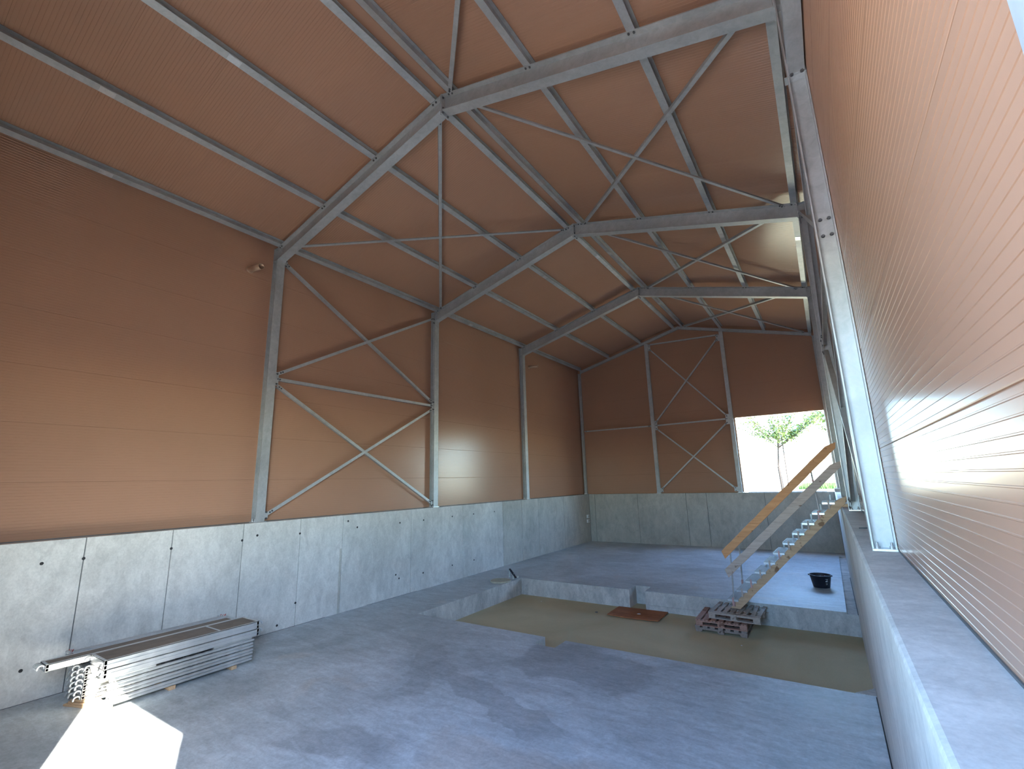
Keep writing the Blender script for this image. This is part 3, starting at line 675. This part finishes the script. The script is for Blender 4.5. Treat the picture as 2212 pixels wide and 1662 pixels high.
# ---- bucket
t = thing('builders_bucket', 'round black plastic tub with white markings standing on the rear floor slab', 'bucket', (8.895, 9.07, 0))
MB().lathe((0, 0, 0), [(0.0, 0.003), (0.168, 0.003), (0.175, 0.012), (0.222, 0.265), (0.238, 0.268), (0.240, 0.29), (0.226, 0.292), (0.216, 0.27), (0.170, 0.02), (0, 0.016)], 32).obj('tub', M_BLACKP, t, smooth=True)
for k, (zz_, w_, h_) in enumerate(((0.215, 0.04, 0.006), (0.20, 0.006, 0.03), (0.165, 0.03, 0.022), (0.12, 0.024, 0.006), (0.105, 0.006, 0.03), (0.09, 0.024, 0.006))):
    rr = 0.175+(zz_-0.012)*0.186+0.002; a0 = -PI/2+0.62+(0.05 if k in (1, 4) else 0)
    m = MB(); n = 4; vs = []
    for i in range(n+1):
        a = a0+(i/n-0.5)*w_/rr*1.6
        for dz in (-h_/2, h_/2): vs.append(((rr+dz*0.19)*math.cos(a), (rr+dz*0.19)*math.sin(a), zz_+dz))
    m.add(vs, [(2*i, 2*i+2, 2*i+3, 2*i+1) for i in range(n)]); m.obj('scale_mark', M_WHITEP, t)
for sx in (-1, 1):
    m = MB(); m.box(sx*0.238-0.014, sx*0.238+0.014, -0.035, 0.035, 0.262, 0.29); m.obj('grip', M_BLACKP, t, bevel=0.004)
m = MB()
rb = random.Random(3)
for i in range(70):
    a = rb.uniform(0, 2*PI); r = 0.185*math.sqrt(rb.random()); s_ = rb.uniform(0.012, 0.03); x, y, z = r*math.cos(a), r*math.sin(a), 0.20+rb.uniform(0, 0.03)
    m.add([(x+s_*rb.uniform(.6, 1), y, z), (x-s_, y+s_*0.3, z-0.005), (x, y+s_, z), (x, y-s_, z), (x, y, z+s_), (x, y, z-s_)], [(0, 2, 4), (2, 1, 4), (1, 3, 4), (3, 0, 4), (2, 0, 5), (1, 2, 5), (3, 1, 5), (0, 3, 5)])
m.lathe((0, 0, 0.2), [(0.0, 0.004), (0.2, 0.0)], 20)
o = m.obj('rubble_fill', M_RUBBLE, t); o['kind'] = 'stuff'

# ---- plywood sheet in the pit
m = MB(); nx_, ny_ = 10, 5; vs = []
P00, P10, P11, P01 = Vector((4.632, 5.88)), Vector((5.84, 5.86)), Vector((5.82, 6.70)), Vector((4.60, 6.72))
for k in (0, 1):
    for j in range(ny_+1):
        for i in range(nx_+1):
            u, v = i/nx_, j/ny_; p = P00.lerp(P10, u).lerp(P01.lerp(P11, u), v)
            vs.append((p.x, p.y, -PD+0.006+0.02*k+0.018*(u-0.5)**2*4*(1-v)+0.012*u))
n1 = (nx_+1)*(ny_+1); fs = []
idx = lambda i, j, k: k*n1+j*(nx_+1)+i
for j in range(ny_):
    for i in range(nx_):
        fs.append((idx(i, j, 1), idx(i+1, j, 1), idx(i+1, j+1, 1), idx(i, j+1, 1))); fs.append((idx(i, j, 0), idx(i, j+1, 0), idx(i+1, j+1, 0), idx(i+1, j, 0)))
for i in range(nx_): fs.append((idx(i, 0, 0), idx(i+1, 0, 0), idx(i+1, 0, 1), idx(i, 0, 1))); fs.append((idx(i+1, ny_, 0), idx(i, ny_, 0), idx(i, ny_, 1), idx(i+1, ny_, 1)))
for j in range(ny_): fs.append((idx(0, j+1, 0), idx(0, j, 0), idx(0, j, 1), idx(0, j+1, 1))); fs.append((idx(nx_, j, 0), idx(nx_, j+1, 0), idx(nx_, j+1, 1), idx(nx_, j, 1)))
m.add(vs, fs); t = m.obj('plywood_sheet', M_PLY); tag(t, 'rusty brown plywood sheet lying on the sandy pit floor', 'board')
m = MB(); m.lathe((0, 0, 0), [(0, 0.004), (0.035, 0.003), (0.045, 0.0)], 10); o = m.obj('pale_splash', M_WHITEP, t); o.location = (5.27, 6.25, -PD+0.034)
m = MB(); m.box(-0.03, 0.03, -0.015, 0.015, 0, 0.02); o = m.obj('debris_chip', M_STEELD, bevel=0.004); o.location = (4.30, 6.02, -PD); o.rotation_euler = (0, 0, 0.6); tag(o, 'tiny dark chip on the pit floor left of the plywood sheet', 'debris')

# ---- round lid with the small leaning blocks behind it
t = thing('round_cover', 'flat round beige cover with a centre hole beside the rear left pit corner', 'cover', (1.40, 6.14, 0.0))
MB().lathe((0, 0, 0), [(0.022, 0.02), (0.024, 0.045), (0.27, 0.04), (0.285, 0.03), (0.287, 0.0)], 32).obj('disc', M_BEIGE, t)
MB().lathe((0, 0, 0.012), [(0, 0.01), (0.024, 0.01)], 12).obj('centre_hole', M_DARK, t)
t = thing('leaning_bracket', 'small dark and pale metal bracket leaning behind the round cover', 'bracket', (1.45, 6.60, 0.0))
MB().bar((-0.16, 0.16, 0.22), (0.17, -0.02, 0.04), 0.05, 0.035, (0, 0, 1)).obj('dark_arm', M_BLACKP, t, bevel=0.004)
MB().bar((-0.15, 0.13, 0.20), (-0.13, 0.10, 0.0), 0.05, 0.012, (0, 1, 0)).obj('pale_leg', M_BLOCKG, t)
MB().bar((0.03, 0.05, 0.12), (0.10, -0.04, 0.0), 0.06, 0.012, (0, 1, 0)).obj('pale_leg', M_BLOCKG, t)
MB().bar((0.10, 0.05, 0.07), (0.22, 0.02, 0.06), 0.05, 0.05, (0, 0, 1)).obj('end_block', M_BLOCKG, t, bevel=0.008)

# ---- scaffold pile by the left wall -------------------------------------------------
GX = 'scaffold parts stacked by the left wall'
# timber bearers
for k, (y, lb) in enumerate(((-0.98, 'short timber bearer under the far end of the scaffold pile'), (-1.80, 'timber bearer under the middle of the scaffold pile'), (-2.50, 'timber bearer under the near end of the scaffold pile'))):
    o = MB().box(-0.42, 0.42, -0.04, 0.04, 0, 0.05).obj('timber_bearer', M_TIMB, bevel=0.004); o.location = (0.98, y, 0); o.rotation_euler = (0, 0, 0.03); tag(o, lb, 'timber', 'timber bearers')
# loose pallet boards at the near end
for k, (x, y, z, L_, rz, lb) in enumerate(((0.86, -2.64, 0.0, 0.40, 0.35, 'lower offcut board at the near end of the scaffold pile'), (0.88, -2.62, 0.026, 0.36, 0.28, 'middle offcut board at the near end of the scaffold pile'), (0.87, -2.60, 0.052, 0.32, 0.32, 'upper offcut board at the near end of the scaffold pile'))):
    o = MB().box(-L_/2, L_/2, -0.05, 0.05, 0, 0.024).obj('offcut_board', M_TIMB, bevel=0.003); o.location = (x, y, z); o.rotation_euler = (0, 0, rz); tag(o, lb, 'board', 'offcut boards')
ORD = ['lowest', 'second', 'third', 'fourth', 'fifth', 'sixth', 'topmost']
# steel scaffold frames: two long tubes with short rungs
def frame(label, y0, y1, loc, dy=0.0):
    t = thing('scaffold_ladder', label, 'scaffold ladder', loc, 'stacked scaffold ladders'); r = 0.0205
    for x in (-0.19, 0.19):
        MB().tube((x, y0, r), (x, y1, r), r, 12).obj('long_tube', M_ALU, t, smooth=False)
    n = 9
    for i in range(n):
        y = y0+0.12+(y1-y0-0.24)*i/(n-1); MB().tube((-0.19, y, r), (0.19, y, r), 0.012, 8).obj('rung', M_ALU, t)
    MB().tube((0.19, y1, r), (0.19, y1+0.05, r), 0.016, 10).obj('spigot', M_SHINY, t)
    for i in range(7):
        y = y0+0.14+(y1-y0-0.3)*i/6; MB().bar((0.19, y-0.02, r*2-0.002), (0.19, y+0.02, r*2-0.002), 0.034, 0.006, (0, 0, 1)).obj('rung_weld', M_ALU, t)
    return t
for k in range(7):
    frame('%s steel scaffold ladder in the stack by the left wall, counted from below' % (ORD[k].capitalize() if False else ORD[k]), -0.86, 0.92, (1.19+random.uniform(-.004, .004), -1.66+random.uniform(-.01, .01), (0.052, 0.0932, 0.144, 0.1852, 0.236, 0.2772, 0.328)[k]-0.001))
# two short pieces on top of the frames
for y0, y1, lb in ((-0.70, 0.0, 'short steel tube on top of the frames at the near end of the pile'), (0.0, 0.56, 'short steel tube on top of the frames at the far end of the pile')):
    o = MB().tube((0, y0, 0), (0, y1, 0), 0.0205, 12).obj('short_tube', M_ALU); o.location = (1.385, -2.02 if y0 < 0 else -1.29, 0.328+0.041+0.0205); tag(o, lb, 'tube', 'short tubes in the pile')
for y in (-2.4, -1.7, -1.45, -0.9):
    pass
# steel planks behind with hook claws
def plank(label, loc, y0, y1, w_, h_, top, claws=2, cat='scaffold plank', name='scaffold_plank', grp='scaffold planks'):
    t = thing(name, label, cat, loc, grp)
    m = MB(); m.box(-w_/2, w_/2, y0, y1, h_-0.012, h_-0.004); m.obj('deck_sheet', top, t)
    for sx in (-1, 1):
        x0, x1 = sorted((sx*w_/2, sx*(w_/2-0.028)))
        m = MB(); m.box(x0, x1, y0, y1, 0, h_); o = m.obj('side_rail', M_ALU, t, bevel=0.004)
        x0, x1 = sorted((sx*w_/2, sx*(w_/2+0.006))); m = MB(); m.box(x0, x1, y0, y1, h_*0.42, h_*0.50); m.obj('rail_bead', M_ALU, o)
    for ye, sg in ((y0, -1), (y1, 1)):
        m = MB(); m.box(-w_/2, w_/2, min(ye, ye-sg*0.03), max(ye, ye-sg*0.03), 0, h_); m.obj('end_rail', M_ALU, t)
        for i in range(claws):
            x = (-w_/2+0.05+(w_-0.10)*i/(max(1, claws-1)))
            m = MB(); n = 9; vs = []
            for q in range(n+1):     # open hook, a C seen from the side
                a = math.radians(200-220*q/n)
                for rr in (0.042, 0.027):
                    for dx in (-0.014, 0.014): vs.append((x+dx, ye+sg*0.035+sg*rr*math.cos(a), h_*0.5+rr*math.sin(a)))
            fs = []
            for q in range(n):
                b0, b1 = q*4, q*4+4
                fs += [(b0, b1, b1+1, b0+1), (b0+2, b0+3, b1+3, b1+2), (b0, b0+2, b1+2, b1), (b0+1, b1+1, b1+3, b0+3)]
            fs += [(0, 1, 3, 2), (n*4, n*4+2, n*4+3, n*4+1)]
            m.add(vs, fs); m.obj('hook', M_SHINY, t)
    return t
pz = 0.055
for k in range(6):
    plank('%s of the narrow steel planks stacked behind the frames' % ('lowest', 'second from below', 'third from below', 'fourth from below', 'fifth from below', 'uppermost')[k], (0.765, -1.62, pz+k*0.066), -1.02, 0.95, 0.30, 0.062, M_ALU)
# wide decks on top
plank('lower wide scaffold deck on top of the frames', (1.18, -1.62, 0.405), -0.98, 0.98, 0.50, 0.103, M_DECKPLY, 2, 'scaffold deck', 'scaffold_deck', 'wide scaffold decks')
dk = plank('upper wide scaffold deck with a brown plywood top', (1.185, -1.63, 0.512), -0.98, 0.98, 0.50, 0.108, M_DECKPLY, 2, 'scaffold deck', 'scaffold_deck', 'wide scaffold decks')
MB().box(-0.225, 0.225, 0.385, 0.41, 0.100, 0.110).obj('cover_strip', M_SHINY, dk)
plank('narrow deck behind the wide ones sticking out towards the camera', (0.79, -1.98, 0.53), -1.06, 1.2, 0.24, 0.085, M_DECKPLY, 4, 'scaffold deck', 'scaffold_deck', 'wide scaffold decks')
plank('fifth plank row packing under the narrow deck', (0.77, -1.60, 0.458), -0.98, 0.92, 0.28, 0.066, M_ALU) if False else None
# diagonal tubes with clamps lying along the wall
def clamp(p, par):
    m = MB(); n = 10
    for rr, w_ in ((0.04, 0.03),):
        vs = []
        for q in range(n+1):
            a = 2*PI*0.8*q/n+0.3
            for r_ in (rr, rr-0.012):
                for dy in (-w_/2, w_/2): vs.append((p[0]+r_*math.cos(a), p[1]+dy, p[2]+r_*math.sin(a)))
        fs = []
        for q in range(n):
            b0, b1 = q*4, q*4+4; fs += [(b0, b1, b1+1, b0+1), (b0+2, b0+3, b1+3, b1+2), (b0, b0+2, b1+2, b1), (b0+1, b1+1, b1+3, b0+3)]
        m.add(vs, fs)
    o = m.obj('clamp', M_SHINY, par); MB().tube((p[0]+0.03, p[1], p[2]+0.03), (p[0]+0.06, p[1], p[2]+0.055), 0.008, 6).obj('clamp_bolt', M_RED, o)
for k, (x, z, lb) in enumerate(((0.42, 0.575, 'long thin tube with clamps lying nearest the wall on the scaffold pile'), (0.50, 0.585, 'long thin tube with clamps second from the wall on the scaffold pile'), (0.57, 0.60, 'long thin tube with clamps lying against the narrow deck'))):
    t = thing('brace_tube', lb, 'tube', (x, -1.72, z), 'brace tubes on the pile')
    MB().tube((0, -0.98, 0), (0, 0.95, 0), 0.02, 10).obj('tube', M_STEEL, t); clamp((0, -1.0, 0), t); clamp((0, 0.93, 0), t)
# packing stack that carries those tubes: more planks close to the wall
for k in range(8):
    plank('%s steel plank in the row tight against the left wall' % ('lowest', 'second', 'third', 'fourth', 'fifth', 'sixth', 'seventh', 'eighth and top')[k], (0.46, -1.70, 0.0+k*0.0665), -0.9, 0.9, 0.26, 0.062, M_ALU, 2)

# small litter on the slabs
rb = random.Random(11)
for k, (x, y, lb) in enumerate(((2.9, 1.2, 'tiny pale stone chip on the front slab left of the pit notch'), (7.6, 5.2, 'tiny pale stone chip on the pit floor right of the pallets'), (2.6, 6.3, 'tiny white chip on the pit floor near the rear left corner'))):
    z = -PD if k else 0
    m = MB(); s_ = 0.018; m.add([(s_, 0, .3*s_), (-s_, .2*s_, .3*s_), (0, s_, .3*s_), (0, -s_, .3*s_), (0, 0, s_), (0, 0, 0)], [(0, 2, 4), (2, 1, 4), (1, 3, 4), (3, 0, 4), (2, 0, 5), (1, 2, 5), (3, 1, 5), (0, 3, 5)])
    o = m.obj('stone_chip', M_WHITEP); o.location = (x, y, z); tag(o, lb, 'debris')
m = MB(); m.bar((0, 0, 0.01), (0.12, 0.05, 0.01), 0.012, 0.012, (0, 0, 1)); m.bar((0.12, 0.05, 0.01), (0.17, 0.02, 0.015), 0.012, 0.012, (0, 0, 1))
o = m.obj('bent_wire', M_STEELD); o.location = (9.60, 1.7, HC); tag(o, 'short dark bent wire lying on the right ledge between the first two columns', 'wire')

# ================================================================== OUTSIDE
GZ = 1.90
M_GREEN = plain('green_grass', (0.035, 0.085, 0.014), 0.95)
m = MB()
BX, BXX, BY, BYY = XL-0.42, XR+0.45, YF-0.35, YB+0.42
F = 400
for x0, x1, y0, y1 in ((-F, F, BYY, F), (-F, F, -F, BY), (-F, BX, BY, BYY), (BXX, F, BY, BYY)):
    m.add([(x0, y0, GZ), (x1, y0, GZ), (x1, y1, GZ), (x0, y1, GZ)], [(0, 1, 2, 3)])
struct('ground', m, M_GRASS)
MB().add([(-30, -60, GZ+0.01), (60, -60, GZ+0.01), (60, BY-0.02, GZ+0.01), (-30, BY-0.02, GZ+0.01)], [(0, 1, 2, 3)]).obj('gravel_bounce_sheet', M_GRAVEL, bpy.data.objects['ground'])  # unseen gravel sheet, added to keep green bounce light off the roof
def tree(loc, H, rnd, label, n_leaf, canopy, spread, leaf):
    t = thing('young_tree', label, 'tree', loc)
    m = MB(); seg = []
    p = Vector((0, 0, 0)); top = Vector((0.1, 0, H*0.42))
    m.tube(p, Vector((-0.05, 0, H*0.2)), 0.075, 8, 0.06, cap=False); m.tube(Vector((-0.05, 0, H*0.2)), top, 0.05, 8, 0.04, cap=False)
    tips = []
    for i in range(canopy):
        a = rnd.uniform(0, 2*PI); up_ = rnd.uniform(0.5, 1.1); d = Vector((math.cos(a)*spread, math.sin(a)*spread*0.7, up_)).normalized(); L_ = H*rnd.uniform(0.3, 0.58)
        st = p.lerp(top, rnd.uniform(0.8, 1.0)); mid = st+d*L_*0.5+Vector((0, 0, 0.1)); en = mid+(d+Vector((0, 0, 0.25))).normalized()*L_*0.5
        m.tube(st, mid, 0.028, 6, 0.018, cap=False); m.tube(mid, en, 0.018, 6, 0.006, cap=False); seg.append((st, mid, en))
    m.obj('trunk', M_BARK, t)
    lf = MB()
    for i in range(n_leaf):
        st, mid, en = rnd.choice(seg); q = rnd.random(); c = (st.lerp(mid, 0.35+0.65*q*2) if q < 0.5 else mid.lerp(en, q*2-1))+Vector((rnd.gauss(0, .14), rnd.gauss(0, .14), rnd.gauss(0, .12)))
        u = Vector((rnd.uniform(-1, 1), rnd.uniform(-1, 1), rnd.uniform(-.6, .4))).normalized(); v = u.cross(Vector((rnd.uniform(-1, 1), rnd.uniform(-1, 1), 1))).normalized(); s_ = leaf*rnd.uniform(.7, 1.2)
        lf.add([c-u*s_, c+v*s_*0.45, c+u*s_, c-v*s_*0.45], [(0, 1, 2, 3)])
    o = lf.obj('foliage', M_LEAF, t); o['kind'] = 'stuff'
    return t
tr_ = tree((7.45, 22.0, GZ), 6.2, random.Random(5), 'young green tree seen outside through the back opening', 5200, 15, 1.5, 0.075)
MB().tube((0.28, -0.15, 0), (0.28, -0.15, 2.6), 0.03, 8).obj('support_stake', M_BARK, tr_)
tree((10.6, 34.0, GZ), 8.5, random.Random(9), 'second paler tree farther off behind the young one', 2600, 14, 0.8, 0.12)

# a strip of long green grass beyond the back opening
rb = random.Random(21); m = MB()
for i in range(9000):
    x = 8.0+rb.random()*4.2; y = 25+rb.random()*7; h = rb.uniform(0.14, 0.34); a = rb.uniform(0, PI); dx, dy = 0.02*math.cos(a), 0.02*math.sin(a); lx = rb.uniform(-.06, .06)
    m.add([(x-dx, y-dy, GZ), (x+dx, y+dy, GZ), (x+lx, y, GZ+h)], [(0, 1, 2)])
o = m.obj('grass_strip', M_GREEN); tag(o, 'green grass growing outside beyond the right end of the back opening', 'grass', kind='stuff')
